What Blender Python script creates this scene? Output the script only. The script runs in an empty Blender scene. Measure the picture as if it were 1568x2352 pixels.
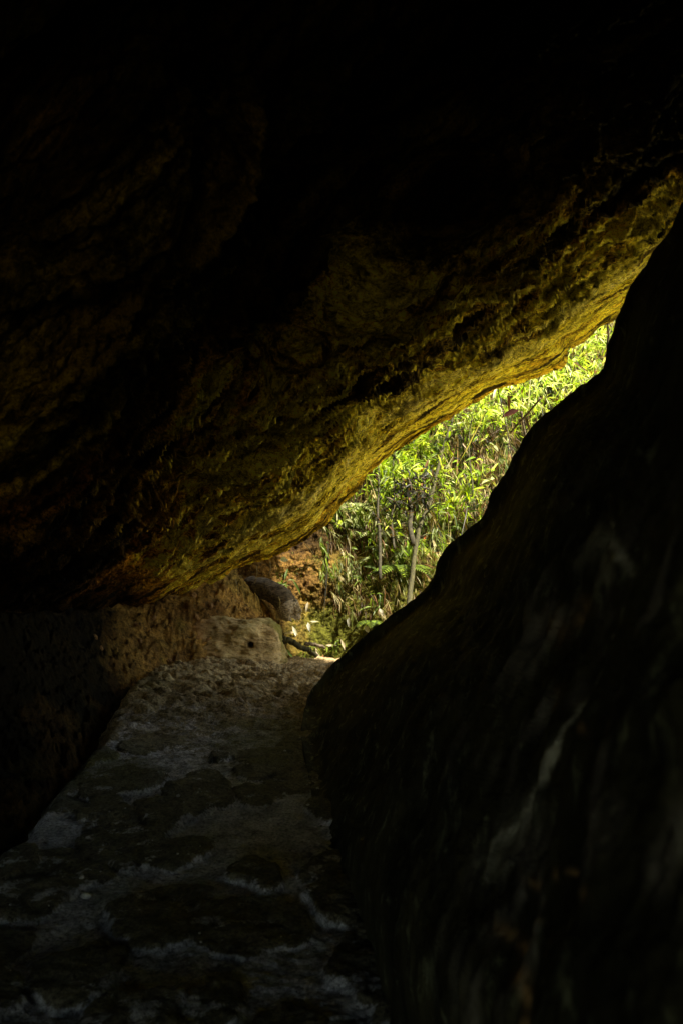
import bpy, math, random
import numpy as np
from mathutils import Vector

random.seed(7)
RNG = np.random.default_rng(11)
scene = bpy.context.scene
COL = scene.collection
F = 2287.0            # focal length in the units of the 1568 x 2352 survey grid
CAM_Z = 1.6

# ------------------------------------------------------------------ helpers
_perm = np.random.default_rng(3).permutation(256)
_perm = np.concatenate([_perm, _perm, _perm])
_g = np.random.default_rng(5).normal(size=(256, 3))
_g /= np.linalg.norm(_g, axis=1)[:, None]

def noise3(p):
    """gradient noise, p (N,3) -> about -0.7..0.7"""
    pi = np.floor(p).astype(np.int64)
    f = p - pi
    u = f * f * f * (f * (f * 6 - 15) + 10)
    pi &= 255
    out = 0
    for dx in (0, 1):
        wx = u[:, 0] if dx else 1 - u[:, 0]
        hx = _perm[pi[:, 0] + dx]
        for dy in (0, 1):
            wy = u[:, 1] if dy else 1 - u[:, 1]
            hy = _perm[hx + pi[:, 1] + dy]
            for dz in (0, 1):
                wz = u[:, 2] if dz else 1 - u[:, 2]
                h = _perm[hy + pi[:, 2] + dz]
                g = _g[h]
                d = g[:, 0] * (f[:, 0] - dx) + g[:, 1] * (f[:, 1] - dy) + g[:, 2] * (f[:, 2] - dz)
                out = out + wx * wy * wz * d
    return out

def fbm(p, octaves=4, gain=0.5, lac=2.03):
    a, s, out = 1.0, 1.0, 0
    for k in range(octaves):
        out = out + a * noise3(p * s + 17.3 * k)
        a *= gain
        s *= lac
    return out

def ridged(p, octaves=4, gain=0.5, lac=2.1):
    a, s, out = 1.0, 1.0, 0
    for k in range(octaves):
        out = out + a * (1 - 2.6 * np.abs(noise3(p * s + 9.1 * k)))
        a *= gain
        s *= lac
    return out

def smooth(e0, e1, x):
    t = np.clip((x - e0) / (e1 - e0), 0, 1)
    return t * t * (3 - 2 * t)

class TPS:
    def __init__(self, pts, vals, scale=1000.0, reg=1e-4):
        self.P = np.array(pts, float) / scale
        self.scale = scale
        n = len(pts)
        K = self._k(np.linalg.norm(self.P[:, None] - self.P[None], axis=2)) + reg * np.eye(n)
        A = np.zeros((n + 3, n + 3))
        A[:n, :n] = K
        A[:n, n] = 1
        A[:n, n + 1:] = self.P
        A[n, :n] = 1
        A[n + 1:, :n] = self.P.T
        self.w = np.linalg.solve(A, np.concatenate([np.array(vals, float), [0, 0, 0]]))
    def _k(self, r):
        r = np.maximum(r, 1e-9)
        return r * r * np.log(r)
    def __call__(self, q):
        q = np.asarray(q, float) / self.scale
        out = self.w[-3] + q @ self.w[-2:]
        for i in range(len(self.P)):
            out = out + self.w[i] * self._k(np.linalg.norm(q - self.P[i], axis=1))
        return out

def W(px, py, d):
    px, py, d = np.asarray(px, float), np.asarray(py, float), np.asarray(d, float)
    return np.stack([(px - 784) / F * d, d + 0 * px, CAM_Z - (py - 1176) / F * d], -1)

def link(o, parent=None):
    COL.objects.link(o)
    if parent is not None:
        o.parent = parent
    return o

def tag(o, label=None, cat=None, group=None, kind=None):
    if label: o['label'] = label
    if cat: o['category'] = cat
    if group: o['group'] = group
    if kind: o['kind'] = kind
    return o

def empty(name, loc, rz=0):
    o = bpy.data.objects.new(name, None)
    o.empty_display_size = 0.1
    o.location = loc
    o.rotation_euler = (0, 0, rz)
    return link(o)

def np_mesh(name, verts, faces, mat=None, parent=None, colors=None, smooth_shade=True):
    """verts (N,3); faces: (M,k) array or list of arrays"""
    if not isinstance(faces, list):
        faces = [faces]
    faces = [np.asarray(f, np.int32) for f in faces if len(f)]
    me = bpy.data.meshes.new(name)
    me.vertices.add(len(verts))
    me.vertices.foreach_set('co', np.asarray(verts, np.float32).ravel())
    nl = sum(f.size for f in faces)
    nf = sum(len(f) for f in faces)
    me.loops.add(nl)
    me.loops.foreach_set('vertex_index', np.concatenate([f.ravel() for f in faces]))
    me.polygons.add(nf)
    tot = np.concatenate([np.full(len(f), f.shape[1], np.int32) for f in faces])
    st = np.concatenate([[0], np.cumsum(tot)[:-1]]).astype(np.int32)
    me.polygons.foreach_set('loop_start', st)
    me.polygons.foreach_set('loop_total', tot)
    me.polygons.foreach_set('use_smooth', np.full(nf, smooth_shade))
    me.update(calc_edges=True)
    me.validate()
    if colors is not None:
        at = me.color_attributes.new('tint', 'FLOAT_COLOR', 'POINT')
        c = np.ones((len(verts), 4), np.float32)
        c[:, :colors.shape[1]] = colors
        at.data.foreach_set('color', c.ravel())
    if mat: me.materials.append(mat)
    o = bpy.data.objects.new(name, me)
    return link(o, parent)

def grid_faces(nu, nv, flip=False):
    i = np.arange(nu - 1)[:, None] * nv + np.arange(nv - 1)[None]
    i = i.ravel()
    f = np.stack([i, i + nv, i + nv + 1, i + 1], -1)
    return f[:, ::-1] if flip else f

def grid_normals(G):
    du = np.gradient(G, axis=0)
    dv = np.gradient(G, axis=1)
    n = np.cross(du, dv)
    n /= np.maximum(np.linalg.norm(n, axis=2)[..., None], 1e-9)
    return n

def polyline(pts, n, key=None):
    pts = np.array(pts, float)
    seg = np.linalg.norm(np.diff(pts[:, :2], axis=0), axis=1)
    t = np.concatenate([[0], np.cumsum(seg)])
    if key is None:
        q = np.linspace(0, t[-1], n)
    else:
        q = np.interp(np.linspace(0, 1, n), key[0], np.array(key[1]) * t[-1])
    return np.stack([np.interp(q, t, pts[:, k]) for k in range(pts.shape[1])], -1), q

def tube(path, radii, sides=8, wobble=0.0, cap=True):
    path = np.array(path, float)
    n = len(path)
    radii = np.broadcast_to(np.asarray(radii, float), (n,))
    tan = np.gradient(path, axis=0)
    tan /= np.maximum(np.linalg.norm(tan, axis=1)[:, None], 1e-9)
    ref = np.array([0.31, 0.17, 0.93]) if abs(tan[0][2]) < 0.9 else np.array([1, 0.1, 0])
    a = np.linspace(0, 2 * np.pi, sides, endpoint=False)
    V = []
    for i in range(n):
        s = np.cross(tan[i], ref); s /= np.linalg.norm(s)
        b = np.cross(s, tan[i])
        ref = b
        r = radii[i] * (1 + wobble * RNG.uniform(-1, 1, sides))
        V.append(path[i] + (np.cos(a) * r)[:, None] * s + (np.sin(a) * r)[:, None] * b)
    V = np.concatenate(V)
    Fq = []
    for i in range(n - 1):
        for k in range(sides):
            k2 = (k + 1) % sides
            Fq.append((i * sides + k, i * sides + k2, (i + 1) * sides + k2, (i + 1) * sides + k))
    tri = []
    if cap:
        V = np.concatenate([V, path[:1], path[-1:]])
        for k in range(sides):
            k2 = (k + 1) % sides
            tri.append((n * sides, k2, k))
            tri.append((n * sides + 1, (n - 1) * sides + k, (n - 1) * sides + k2))
    return V, [np.array(Fq), np.array(tri) if tri else np.zeros((0, 3), int)]

def merge(parts):
    V, Q, T = [], [], []
    off = 0
    for v, fs in parts:
        for f in fs:
            if len(f) == 0: continue
            (Q if f.shape[1] == 4 else T).append(f + off)
        V.append(v); off += len(v)
    return np.concatenate(V), [np.concatenate(Q) if Q else np.zeros((0, 4), int), np.concatenate(T) if T else np.zeros((0, 3), int)]

def leaves(pos, direc, nrm, length, width, color, droop=0.25, fold=0.25):
    """many lanceolate leaves in one go. all (N,...)"""
    N = len(pos)
    direc = direc / np.linalg.norm(direc, axis=1)[:, None]
    side = np.cross(direc, nrm)
    side /= np.maximum(np.linalg.norm(side, axis=1)[:, None], 1e-6)
    up = np.cross(side, direc)
    L = length[:, None]; Wd = width[:, None]
    def P(t, s, lift=0):
        return pos + direc * L * t + side * Wd * s - up * L * droop * t * t + up * Wd * lift
    v = np.stack([P(0, 0), P(.3, -.5, fold), P(.3, 0), P(.3, .5, fold), P(.68, -.36, fold * .7), P(.68, 0), P(.68, .36, fold * .7), P(1, 0)], 1)
    b = (np.arange(N) * 8)[:, None]
    tris = np.concatenate([b + np.array([[0, 2, 1]]), b + np.array([[0, 3, 2]]), b + np.array([[4, 5, 7]]), b + np.array([[5, 6, 7]])])
    quads = np.concatenate([b + np.array([[1, 2, 5, 4]]), b + np.array([[2, 3, 6, 5]])])
    return v.reshape(-1, 3), [quads, tris], np.repeat(color, 8, axis=0)

# ------------------------------------------------------------------ materials
class NT:
    def __init__(self, name):
        self.m = bpy.data.materials.new(name)
        self.m.use_nodes = True
        self.t = self.m.node_tree
        self.b = self.t.nodes['Principled BSDF']
        self.out = self.t.nodes['Material Output']
        self.tc = self.t.nodes.new('ShaderNodeTexCoord')
    def n(self, typ, **kw):
        nd = self.t.nodes.new('ShaderNode' + typ)
        for k, v in kw.items():
            if k.startswith('i_'):
                nd.inputs[k[2:].replace('_', ' ')].default_value = v
            else:
                setattr(nd, k, v)
        return nd
    def l(self, a, b): self.t.links.new(a, b)
    def coord(self, scale=(1, 1, 1), rot=(0, 0, 0)):
        mp = self.n('Mapping')
        mp.inputs['Scale'].default_value = scale
        mp.inputs['Rotation'].default_value = rot
        self.l(self.tc.outputs['Object'], mp.inputs['Vector'])
        return mp.outputs['Vector']
    def noise(self, vec, scale, detail=5, rough=.6, dist=0):
        nd = self.n('TexNoise')
        nd.inputs['Scale'].default_value = scale
        nd.inputs['Detail'].default_value = detail
        nd.inputs['Roughness'].default_value = rough
        nd.inputs['Distortion'].default_value = dist
        self.l(vec, nd.inputs['Vector'])
        return nd.outputs['Fac']
    def ramp(self, fac, stops, interp='LINEAR'):
        r = self.n('ValToRGB')
        r.color_ramp.interpolation = interp
        el = r.color_ramp.elements
        while len(el) < len(stops): el.new(0.5)
        for e, (p, c) in zip(el, stops):
            e.position = p
            e.color = (c, c, c, 1) if isinstance(c, (int, float)) else (*c, 1)
        self.l(fac, r.inputs['Fac'])
        return r.outputs['Color']
    def mix(self, fac, a, b, mode='MIX'):
        m = self.n('Mix', data_type='RGBA', blend_type=mode)
        for sock, v in ((m.inputs[0], fac), (m.inputs[6], a), (m.inputs[7], b)):
            if isinstance(v, (int, float)): sock.default_value = v
            elif isinstance(v, tuple): sock.default_value = (*v, 1)
            else: self.l(v, sock)
        return m.outputs[2]
    def math(self, op, a, b=0.0):
        m = self.n('Math', operation=op)
        for s, v in ((m.inputs[0], a), (m.inputs[1], b)):
            if isinstance(v, (int, float)): s.default_value = v
            else: self.l(v, s)
        return m.outputs[0]
    def bump(self, h, strength=.5, dist=.02, prev=None):
        b = self.n('Bump')
        b.inputs['Strength'].default_value = strength
        b.inputs['Distance'].default_value = dist
        self.l(h, b.inputs['Height'])
        if prev is not None: self.l(prev, b.inputs['Normal'])
        return b.outputs['Normal']
    def attr(self, name='tint'):
        a = self.n('Attribute', attribute_name=name)
        return a.outputs['Color']
    def finish(self, color=None, rough=.85, normal=None, spec=.3):
        if color is not None:
            if isinstance(color, tuple): self.b.inputs['Base Color'].default_value = (*color, 1)
            else: self.l(color, self.b.inputs['Base Color'])
        if isinstance(rough, (int, float)): self.b.inputs['Roughness'].default_value = rough
        else: self.l(rough, self.b.inputs['Roughness'])
        self.b.inputs['Specular IOR Level'].default_value = spec
        if normal is not None: self.l(normal, self.b.inputs['Normal'])
        return self.m

def mat_overhang():
    k = NT('stained_rock')
    rot = (0, math.radians(-28), math.radians(-32))
    v = k.coord()
    at_ = k.n('Attribute', attribute_name='strata'); vs = at_.outputs['Vector']
    big = k.noise(vs, 1.1, 5, .62, .6)
    med = k.noise(vs, 4.5, 6, .68, .8)
    fine = k.noise(v, 38, 5, .75, .3)
    grain = k.noise(v, 120, 3, .8)
    ochre = k.mix(k.ramp(med, [(.38, 0.), (.62, 1.)]), (.28, .17, .012), (1.0, .68, .035))
    green = k.mix(k.ramp(fine, [(.4, 0.), (.6, 1.)]), (.18, .16, .012), (.90, .78, .05))
    c = k.mix(k.ramp(big, [(.49, 0.), (.66, 1.)]), ochre, green)
    # rusty zone set by attribute red, painted light and shade by attribute green
    sep = k.n('SeparateColor'); k.l(k.attr(), sep.inputs[0])
    rust = k.mix(k.ramp(fine, [(.35, 0.), (.65, 1.)]), (.26, .09, .014), (.92, .40, .05))
    c = k.mix(sep.outputs[0], c, rust)
    spots = k.ramp(k.noise(vs, 9, 8, .78, .5), [(.36, .06), (.47, 1.)])
    patch = k.ramp(k.noise(vs, 2.9, 9, .74, .5), [(.43, .05), (.54, 1.)])
    spots2 = k.ramp(k.noise(vs, 26, 6, .8, .3), [(.38, .15), (.51, 1.1)])
    spots3 = k.ramp(fine, [(.36, .3), (.52, 1.1)])
    gr = k.ramp(grain, [(.32, .45), (.55, 1.1)])
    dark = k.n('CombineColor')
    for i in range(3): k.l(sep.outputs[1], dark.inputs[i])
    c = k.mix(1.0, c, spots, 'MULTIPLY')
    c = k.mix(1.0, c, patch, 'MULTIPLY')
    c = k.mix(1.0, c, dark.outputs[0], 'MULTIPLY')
    c = k.mix(1.0, c, (1.0, .84, .40), 'DARKEN')
    for t_ in (spots2, spots3, gr):
        c = k.mix(1.0, c, t_, 'MULTIPLY')
    c = k.mix(.8, c, k.ramp(k.noise(vs, 5.5, 8, .8, .1), [(.40, .22), (.53, 1.15)]), 'MULTIPLY')
    nb = k.bump(k.noise(vs, 7, 8, .7, .8), .9, .10)
    nb = k.bump(fine, .9, .03, nb)
    nb = k.bump(grain, .7, .008, nb)
    return k.finish(c, .92, nb, .15)

def mat_boulder():
    k = NT('dark_vein_rock')
    v = k.coord()
    vs = k.coord((1.6, .6, .5), (math.radians(20), math.radians(15), 0))
    n1 = k.noise(vs, 3.5, 6, .65, .6)
    n2 = k.noise(vs, 14, 6, .7, .5)
    c = k.mix(k.ramp(n1, [(.4, 0.), (.65, 1.)]), (.016, .017, .008), (.06, .058, .027))
    streak = k.ramp(n2, [(.55, 0.), (.68, 1.)])
    c = k.mix(k.math('MULTIPLY', streak, .6), c, (.24, .27, .19))
    sep = k.n('SeparateColor'); k.l(k.attr(), sep.inputs[0])
    f = k.ramp(k.noise(v, 22, 6, .7), [(.3, .75), (.5, 1.)])
    c = k.mix(k.math('MULTIPLY', sep.outputs[0], f), c, (.93, .97, .86))
    c = k.mix(k.math('MULTIPLY', sep.outputs[1], f), c, (.85, .55, .26))
    c = k.mix(k.math('MULTIPLY', sep.outputs[2], f), c, (.45, .43, .42))
    nb = k.bump(n1, .6, .06)
    nb = k.bump(n2, .6, .02, nb)
    return k.finish(c, .85, nb, .2)

def mat_path():
    k = NT('worn_sandstone')
    v = k.coord()
    va = k.coord((1, .75, 1))
    f1 = k.noise(va, 9, 7, .7, .6)
    f2 = k.noise(v, 60, 5, .75)
    sep = k.n('SeparateColor'); k.l(k.attr(), sep.inputs[0])   # r: stone(0)/mortar(1), g: moss, b: far warm
    stone = k.mix(k.ramp(f1, [(.35, 0.), (.65, 1.)]), (.045, .042, .026), (.22, .20, .14))
    mort = k.mix(k.ramp(f1, [(.3, 0.), (.6, 1.)]), (.13, .13, .15), (.66, .66, .74))
    msk = k.ramp(k.math('ADD', sep.outputs[0], k.math('MULTIPLY', k.math('SUBTRACT', k.noise(va, 13, 9, .82, .5), .5), 2.6)), [(.34, 0.), (.56, 1.)])
    c = k.mix(msk, stone, mort)
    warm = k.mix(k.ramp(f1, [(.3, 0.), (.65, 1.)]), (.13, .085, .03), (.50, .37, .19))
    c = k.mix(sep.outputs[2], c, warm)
    c = k.mix(sep.outputs[1], c, (.10, .095, .015))
    gr = k.ramp(f2, [(.36, .25), (.58, 1.15)])
    c = k.mix(1.0, c, gr, 'MULTIPLY')
    nb = k.bump(f1, .9, .05)
    nb = k.bump(f2, .6, .008, nb)
    return k.finish(c, .8, nb, .3)

def mat_earth():
    k = NT('clay_soil')
    v = k.coord()
    a = k.noise(v, 2.2, 5, .6, .5)
    b = k.noise(v, 17, 7, .75, .4)
    g = k.noise(v, 70, 4, .8)
    c = k.mix(k.ramp(a, [(.4, 0.), (.6, 1.)]), (.26, .13, .035), (.72, .40, .10))
    c = k.mix(k.ramp(b, [(.35, 0.), (.6, 1.)]), (.05, .028, .012), c)
    sep = k.n('SeparateColor'); k.l(k.attr(), sep.inputs[0])   # r: moss, g: brightness, b: dark litter, on the bank painted shade
    moss = k.mix(k.ramp(b, [(.35, 0.), (.65, 1.)]), (.055, .055, .006), (.24, .24, .03))
    c = k.mix(sep.outputs[0], c, moss)
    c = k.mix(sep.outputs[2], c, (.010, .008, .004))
    gr = k.ramp(g, [(.3, .4), (.65, 1.15)])
    c = k.mix(1.0, c, gr, 'MULTIPLY')
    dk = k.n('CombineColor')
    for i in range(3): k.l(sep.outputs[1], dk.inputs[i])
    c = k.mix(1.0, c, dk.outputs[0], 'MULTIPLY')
    nb = k.bump(b, .9, .06)
    nb = k.bump(g, .8, .012, nb)
    return k.finish(c, .95, nb, .1)

def mat_block():
    k = NT('pale_sandstone')
    v = k.coord((1, 1, 1.5), (0, math.radians(12), 0))
    a = k.noise(v, 5, 7, .7, .5)
    g = k.noise(k.coord(), 90, 4, .8)
    c = k.mix(k.ramp(a, [(.35, 0.), (.6, 1.)]), (.22, .135, .05), (.55, .40, .19))
    c = k.mix(1.0, c, k.ramp(g, [(.3, .5), (.62, 1.1)]), 'MULTIPLY')
    sep = k.n('SeparateColor'); k.l(k.attr(), sep.inputs[0])
    c = k.mix(sep.outputs[0], c, (.16, .15, .03))
    c = k.mix(sep.outputs[2], c, k.mix(k.ramp(a, [(.35, 0.), (.6, 1.)]), (.14, .06, .02), (.42, .22, .08)))
    c = k.mix(sep.outputs[1], c, (.02, .012, .006))
    nb = k.bump(a, .8, .04)
    nb = k.bump(g, .7, .008, nb)
    return k.finish(c, .9, nb, .15)

def mat_plain(name, c0, c1, scale=20, rough=.8, bumpd=.01, stretch=(1, 1, 1), spec=.25):
    k = NT(name)
    n_ = k.noise(k.coord(stretch), scale, 6, .7)
    c = k.mix(k.ramp(n_, [(.35, 0.), (.65, 1.)]), c0, c1)
    return k.finish(c, rough, k.bump(n_, .7, bumpd), spec)

def mat_leaf():
    k = NT('leaf')
    a = k.attr()
    n_ = k.noise(k.coord(), 30, 3, .6)
    c = k.mix(1.0, a, k.ramp(n_, [(.3, .65), (.7, 1.15)]), 'MULTIPLY')
    k.finish(c, .5, None, .28)
    tr = k.n('BsdfTranslucent')
    tc = k.mix(1.0, c, (1.35, 1.5, .45), 'MULTIPLY')
    k.l(tc, tr.inputs['Color'])
    mx = k.n('MixShader'); mx.inputs[0].default_value = .38
    k.l(k.b.outputs[0], mx.inputs[1]); k.l(tr.outputs[0], mx.inputs[2])
    k.l(mx.outputs[0], k.out.inputs['Surface'])
    return k.m

M = dict(over=mat_overhang(), boulder=mat_boulder(), path=mat_path(), earth=mat_earth(), block=mat_block(), leaf=mat_leaf())
M['bark'] = mat_plain('bark', (.014, .013, .006), (.065, .058, .022), 30, .9, .01, (1, 1, .25))
M['darkwood'] = mat_plain('rotten_wood', (.022, .016, .010), (.17, .13, .085), 16, .9, .03, (1, 3, 3))
M['brokenwood'] = mat_plain('broken_wood', (.04, .03, .02), (.55, .45, .32), 22, .9, .03, (1, 4, 4))
M['darkstem'] = mat_plain('dark_stem', (.008, .007, .004), (.05, .042, .022), 30, .9, .006)
M['stem'] = mat_plain('green_stem', (.04, .05, .01), (.12, .14, .03), 30, .7, .003)
M['deadstem'] = mat_plain('dry_stem', (.10, .075, .035), (.34, .27, .14), 30, .8, .003)
M['pebble'] = mat_plain('pale_pebble', (.22, .22, .22), (.55, .55, .56), 40, .75, .004)
M['ledge'] = mat_plain('bounce_sandstone', (.48, .42, .16), (.82, .74, .32), 6, .9, .02)
M['clod'] = mat_plain('clod_soil', (.10, .05, .02), (.38, .20, .08), 3, .95, .02)
M['cavewall'] = mat_plain('cave_rock', (.02, .016, .010), (.09, .07, .035), 4, .95, .08)
M['forest'] = mat_plain('forest_soil', (.03, .022, .012), (.08, .07, .03), 3, .95, .05)

# ------------------------------------------------------------------ overhang rock
RIM = [(-900,1450,4.6),(-300,1430,5.6),(0,1402,7.2),(200,1392,9.0),(330,1384,10.0),(400,1376,10.3),(440,1360,10.4),(480,1338,10.4),
       (540,1304,10.3),(600,1284,10.2),(660,1262,10.1),(705,1236,10.0),(745,1203,9.9),(760,1178,9.85),(790,1150,9.8),(840,1092,9.7),(880,1058,9.6),
       (960,1000,9.4),(1020,958,9.2),(1080,922,9.1),(1140,890,9.0),(1200,868,8.8),(1240,853,8.75),(1272,844,8.7),(1286,832,8.65),(1292,808,8.6),(1301,791,8.5),
       (1360,766,8.4),(1400,742,8.3),(1430,722,8.2),(1500,665,8.0),(1640,560,7.6),(1900,400,7.0),(2400,150,6.2)]
CTRL = RIM[::2] + [(1400,742,8.3),
       (620,1130,8.0),(700,1010,7.2),(850,880,6.8),(1050,760,6.3),(1250,640,6.1),(1500,450,5.7),(1700,350,5.2),
       (500,1190,8.2),(400,1230,8.4),(300,1100,6.4),(450,1000,6.2),(200,1300,7.6),
       (560,860,5.4),(450,880,5.2),(700,790,5.2),(840,705,5.0),(900,600,4.7),(1050,430,4.2),
       (560,720,5.4),(690,620,5.2),(800,520,4.9),(950,330,4.3),(1150,250,4.0),
       (300,620,3.5),(200,760,3.7),(100,930,4.0),(400,420,3.2),(100,1150,5.2),(0,1250,6.0),
       (0,0,2.6),(0,500,3.2),(800,100,3.5),(500,100,3.1),(1568,0,3.8),(-900,0,2.3),(-900,800,3.4),(-600,1200,4.6),(-900,-1300,1.6),(0,-1300,1.7),(1568,-1300,2.0),(2400,-900,2.6),(2400,-200,4.2)]
tps_over = TPS([(a, b) for a, b, c in CTRL], [1 / c for a, b, c in CTRL])

def build_overhang():
    nt, ns = 1150, 620
    rim, q = polyline(RIM, nt, key=([0, .06, .90, 1], [0, .22, .80, 1]))
    xr_ = xr_0 = rim[:, 0].copy()
    rim[:, 1] += (7 * noise3(np.stack([xr_ / 46, 0 * xr_, 0 * xr_], -1)) + 5 * noise3(np.stack([xr_ / 17, 0 * xr_ + 3, 0 * xr_], -1))) + smooth(480, 330, xr_) * 26 * noise3(np.stack([xr_ / 80, 0 * xr_ + 9, 0 * xr_], -1))
    rim[:, 1] -= 24 * smooth(1325, 1400, xr_0)
    # round the corners of the drawn rim a little
    ker = np.hanning(5); ker /= ker.sum()
    for k in range(3):
        rim[:, k] = np.convolve(np.pad(rim[:, k], 2, mode='edge'), ker, 'valid')
    tt = np.linspace(0, 1, nt)
    xx = rim[:, 0]
    dirx = np.interp(xx, [-900, 300, 900, 1700, 2400], [-.05, -.16, -.35, -.42, -.3])
    D = np.stack([dirx, -np.ones(nt)], -1)
    D /= np.linalg.norm(D, axis=1)[:, None]
    s = np.linspace(0, 1, ns) ** 1.5 * 2650
    px = rim[:, None, 0] + D[:, None, 0] * s[None]
    py = rim[:, None, 1] + D[:, None, 1] * s[None]
    iv = tps_over(np.stack([px.ravel(), py.ravel()], -1)).reshape(px.shape)
    iv0 = 1 / rim[:, 2][:, None]
    w = np.exp(-(s / 22.0) ** 2)[None]
    iv = iv * (1 - w) + iv0 * w
    iv = np.clip(iv, .09, .8)
    # rounded lip: surface turns up towards the rim
    d = 1 / iv + .0 * px
    G = W(px, py, d)
    # back of the rock, continuing from the rim up and away
    back = []
    for dx, dy, dz in ((-.01,.05,.02),(-.02,.12,.07),(-.05,.24,.20),(-.10,.38,.42),(-.15,.46,.75),(-.2,.5,1.2),(-.2,.45,1.7),(-.2,.2,2.2),(-.2,-.4,2.6),(-.1,-1.2,2.8),(0,-3,2.9),(0,-6,2.9),(0,-9,2.9)):
        brow = np.interp(rim[:, 0], [500, 1000, 1250, 1450], [1.2, 1.05, .6, 0.]) * smooth(.3, 2.0, dz)  # unseen bulge added to shade the lower slope
        back.append(G[:, 0] + np.array([dx, dy, dz]) + brow[:, None] * np.array([0, 1, 0]))
    B = np.stack(back[::-1], 1)
    top = np.stack([G[:, -1] + np.array([0, -k * 1.0, .25 * k]) for k in (.5, 1, 2, 3.5, 5, 7)], 1)
    A = np.concatenate([B, G, top], 1)
    nrm = grid_normals(A)
    # make normals face the camera side under the roof
    mid = A[nt // 2, len(back) + 200]
    if np.dot(nrm[nt // 2, len(back) + 200], np.array([0, 0, CAM_Z]) - mid) < 0: nrm = -nrm
    P = A.reshape(-1, 3)
    e1 = np.array([3.63, -2.3, 2.3]); e1 /= np.linalg.norm(e1)
    e2 = np.cross(e1, [0, 0, 1]); e2 /= np.linalg.norm(e2)
    e3 = np.cross(e1, e2)
    Q = np.stack([P @ e1 * .38, P @ e2, P @ e3], -1)
    Qw = Q + .25 * np.stack([noise3(P * 1.3), noise3(P * 1.3 + 40), noise3(P * 1.3 + 80)], -1)
    Qc = Q + .35 * (Qw - Q)
    disp = .16 * fbm(Qw * 1.25, 3) + .11 * ridged(Qc * np.array([.7, 1, 1]) * 3.1 + 5, 4) + .035 * (ridged(Qc * np.array([.6, 1, 1]) * 7.5 + 21, 3, .6) - .9) + .075 * fbm(Qc * 9, 4, .62) + .022 * fbm(P * 26, 3, .6)
    # scale detail with distance so that nearby roof stays coherent
    sdist = np.concatenate([np.zeros(len(back)), s, np.full(6, 2650)])
    rimk = np.broadcast_to(.34 + .66 * smooth(0, 200, sdist)[None], A.shape[:2]).ravel()
    P2 = P + nrm.reshape(-1, 3) * (disp * rimk)[:, None]
    # attributes: r rust, g brightness
    pxa = np.concatenate([np.repeat(px[:, :1], len(back), 1), px, np.repeat(px[:, -1:], 6, 1)], 1).ravel()
    pya = np.concatenate([np.repeat(py[:, :1], len(back), 1), py, np.repeat(py[:, -1:], 6, 1)], 1).ravel()
    nz = fbm(Q * 1.1 + 3, 3)
    along = (pxa - 480)
    rust = smooth(900, 200, pxa + 500 * nz) * smooth(850, 1250, pya + 300 * nz)
    rust = np.clip(rust * .8 + .35 * smooth(.1, .35, nz), 0, 1)
    bright = 1 - .88 * smooth(420, 120, pxa + 200 * nz) * smooth(1120, 1260, pya)      # shade painted into the low corner
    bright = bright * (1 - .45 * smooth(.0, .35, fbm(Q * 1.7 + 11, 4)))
    # bounce light painted onto the inner face, fading to painted shade on the roof
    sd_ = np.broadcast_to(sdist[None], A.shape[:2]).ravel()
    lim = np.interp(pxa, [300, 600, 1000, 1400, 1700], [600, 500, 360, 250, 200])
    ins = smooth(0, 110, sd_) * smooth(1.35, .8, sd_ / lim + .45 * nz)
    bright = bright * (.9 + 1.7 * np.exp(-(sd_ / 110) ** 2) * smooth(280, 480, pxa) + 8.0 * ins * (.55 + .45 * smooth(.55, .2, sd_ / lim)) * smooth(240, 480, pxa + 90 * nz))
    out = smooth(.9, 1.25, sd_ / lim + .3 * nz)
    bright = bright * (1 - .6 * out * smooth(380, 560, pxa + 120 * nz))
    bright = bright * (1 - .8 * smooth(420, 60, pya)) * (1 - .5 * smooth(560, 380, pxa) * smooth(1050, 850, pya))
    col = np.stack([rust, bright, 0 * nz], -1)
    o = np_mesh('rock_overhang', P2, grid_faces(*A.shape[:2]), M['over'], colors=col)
    sa = o.data.attributes.new('strata', 'FLOAT_VECTOR', 'POINT')
    sa.data.foreach_set('vector', ((Q * np.array([.5, 1, 1]) + .05 * (Qw - Q)) * 1.6).astype(np.float32).ravel())
    tag(o, 'huge ochre and olive stained rock leaning over the path as the cave roof', 'rock')
    return o
build_overhang()

# ------------------------------------------------------------------ near boulder on the right
SIL = [(1150,3400,1.45),(1010,2800,2.25),(940,2560,2.66),(880,2352,3.12),(850,2250,3.42),(800,2130,3.86),(762,2000,4.45),(740,1930,4.9),(715,1830,5.6),(697,1740,6.4),(690,1690,7.0),
       (697,1640,7.5),(708,1600,7.8),(722,1578,7.9),(750,1548,7.85),(790,1512,7.8),(840,1462,7.6),(870,1436,7.5),(900,1410,7.4),(945,1382,7.2),(985,1352,7.0),(1003,1325,6.8),(1010,1290,6.7),(1030,1258,6.6),
       (1070,1222,6.4),(1108,1190,6.2),(1122,1160,6.1),(1130,1130,6.0),(1150,1105,5.95),(1170,1075,5.85),(1178,1050,5.8),(1200,1020,5.7),(1222,985,5.6),(1255,955,5.5),(1300,918,5.3),(1350,880,5.1),(1380,858,5.0),
       (1395,825,4.9),(1402,795,4.85),(1420,755,4.75),(1435,710,4.6),(1447,680,4.5),(1475,630,4.35),(1510,580,4.2),(1540,535,4.05),(1568,478,3.9),(1640,330,3.6),(1800,0,3.2),(2100,-500,2.8)]
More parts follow.
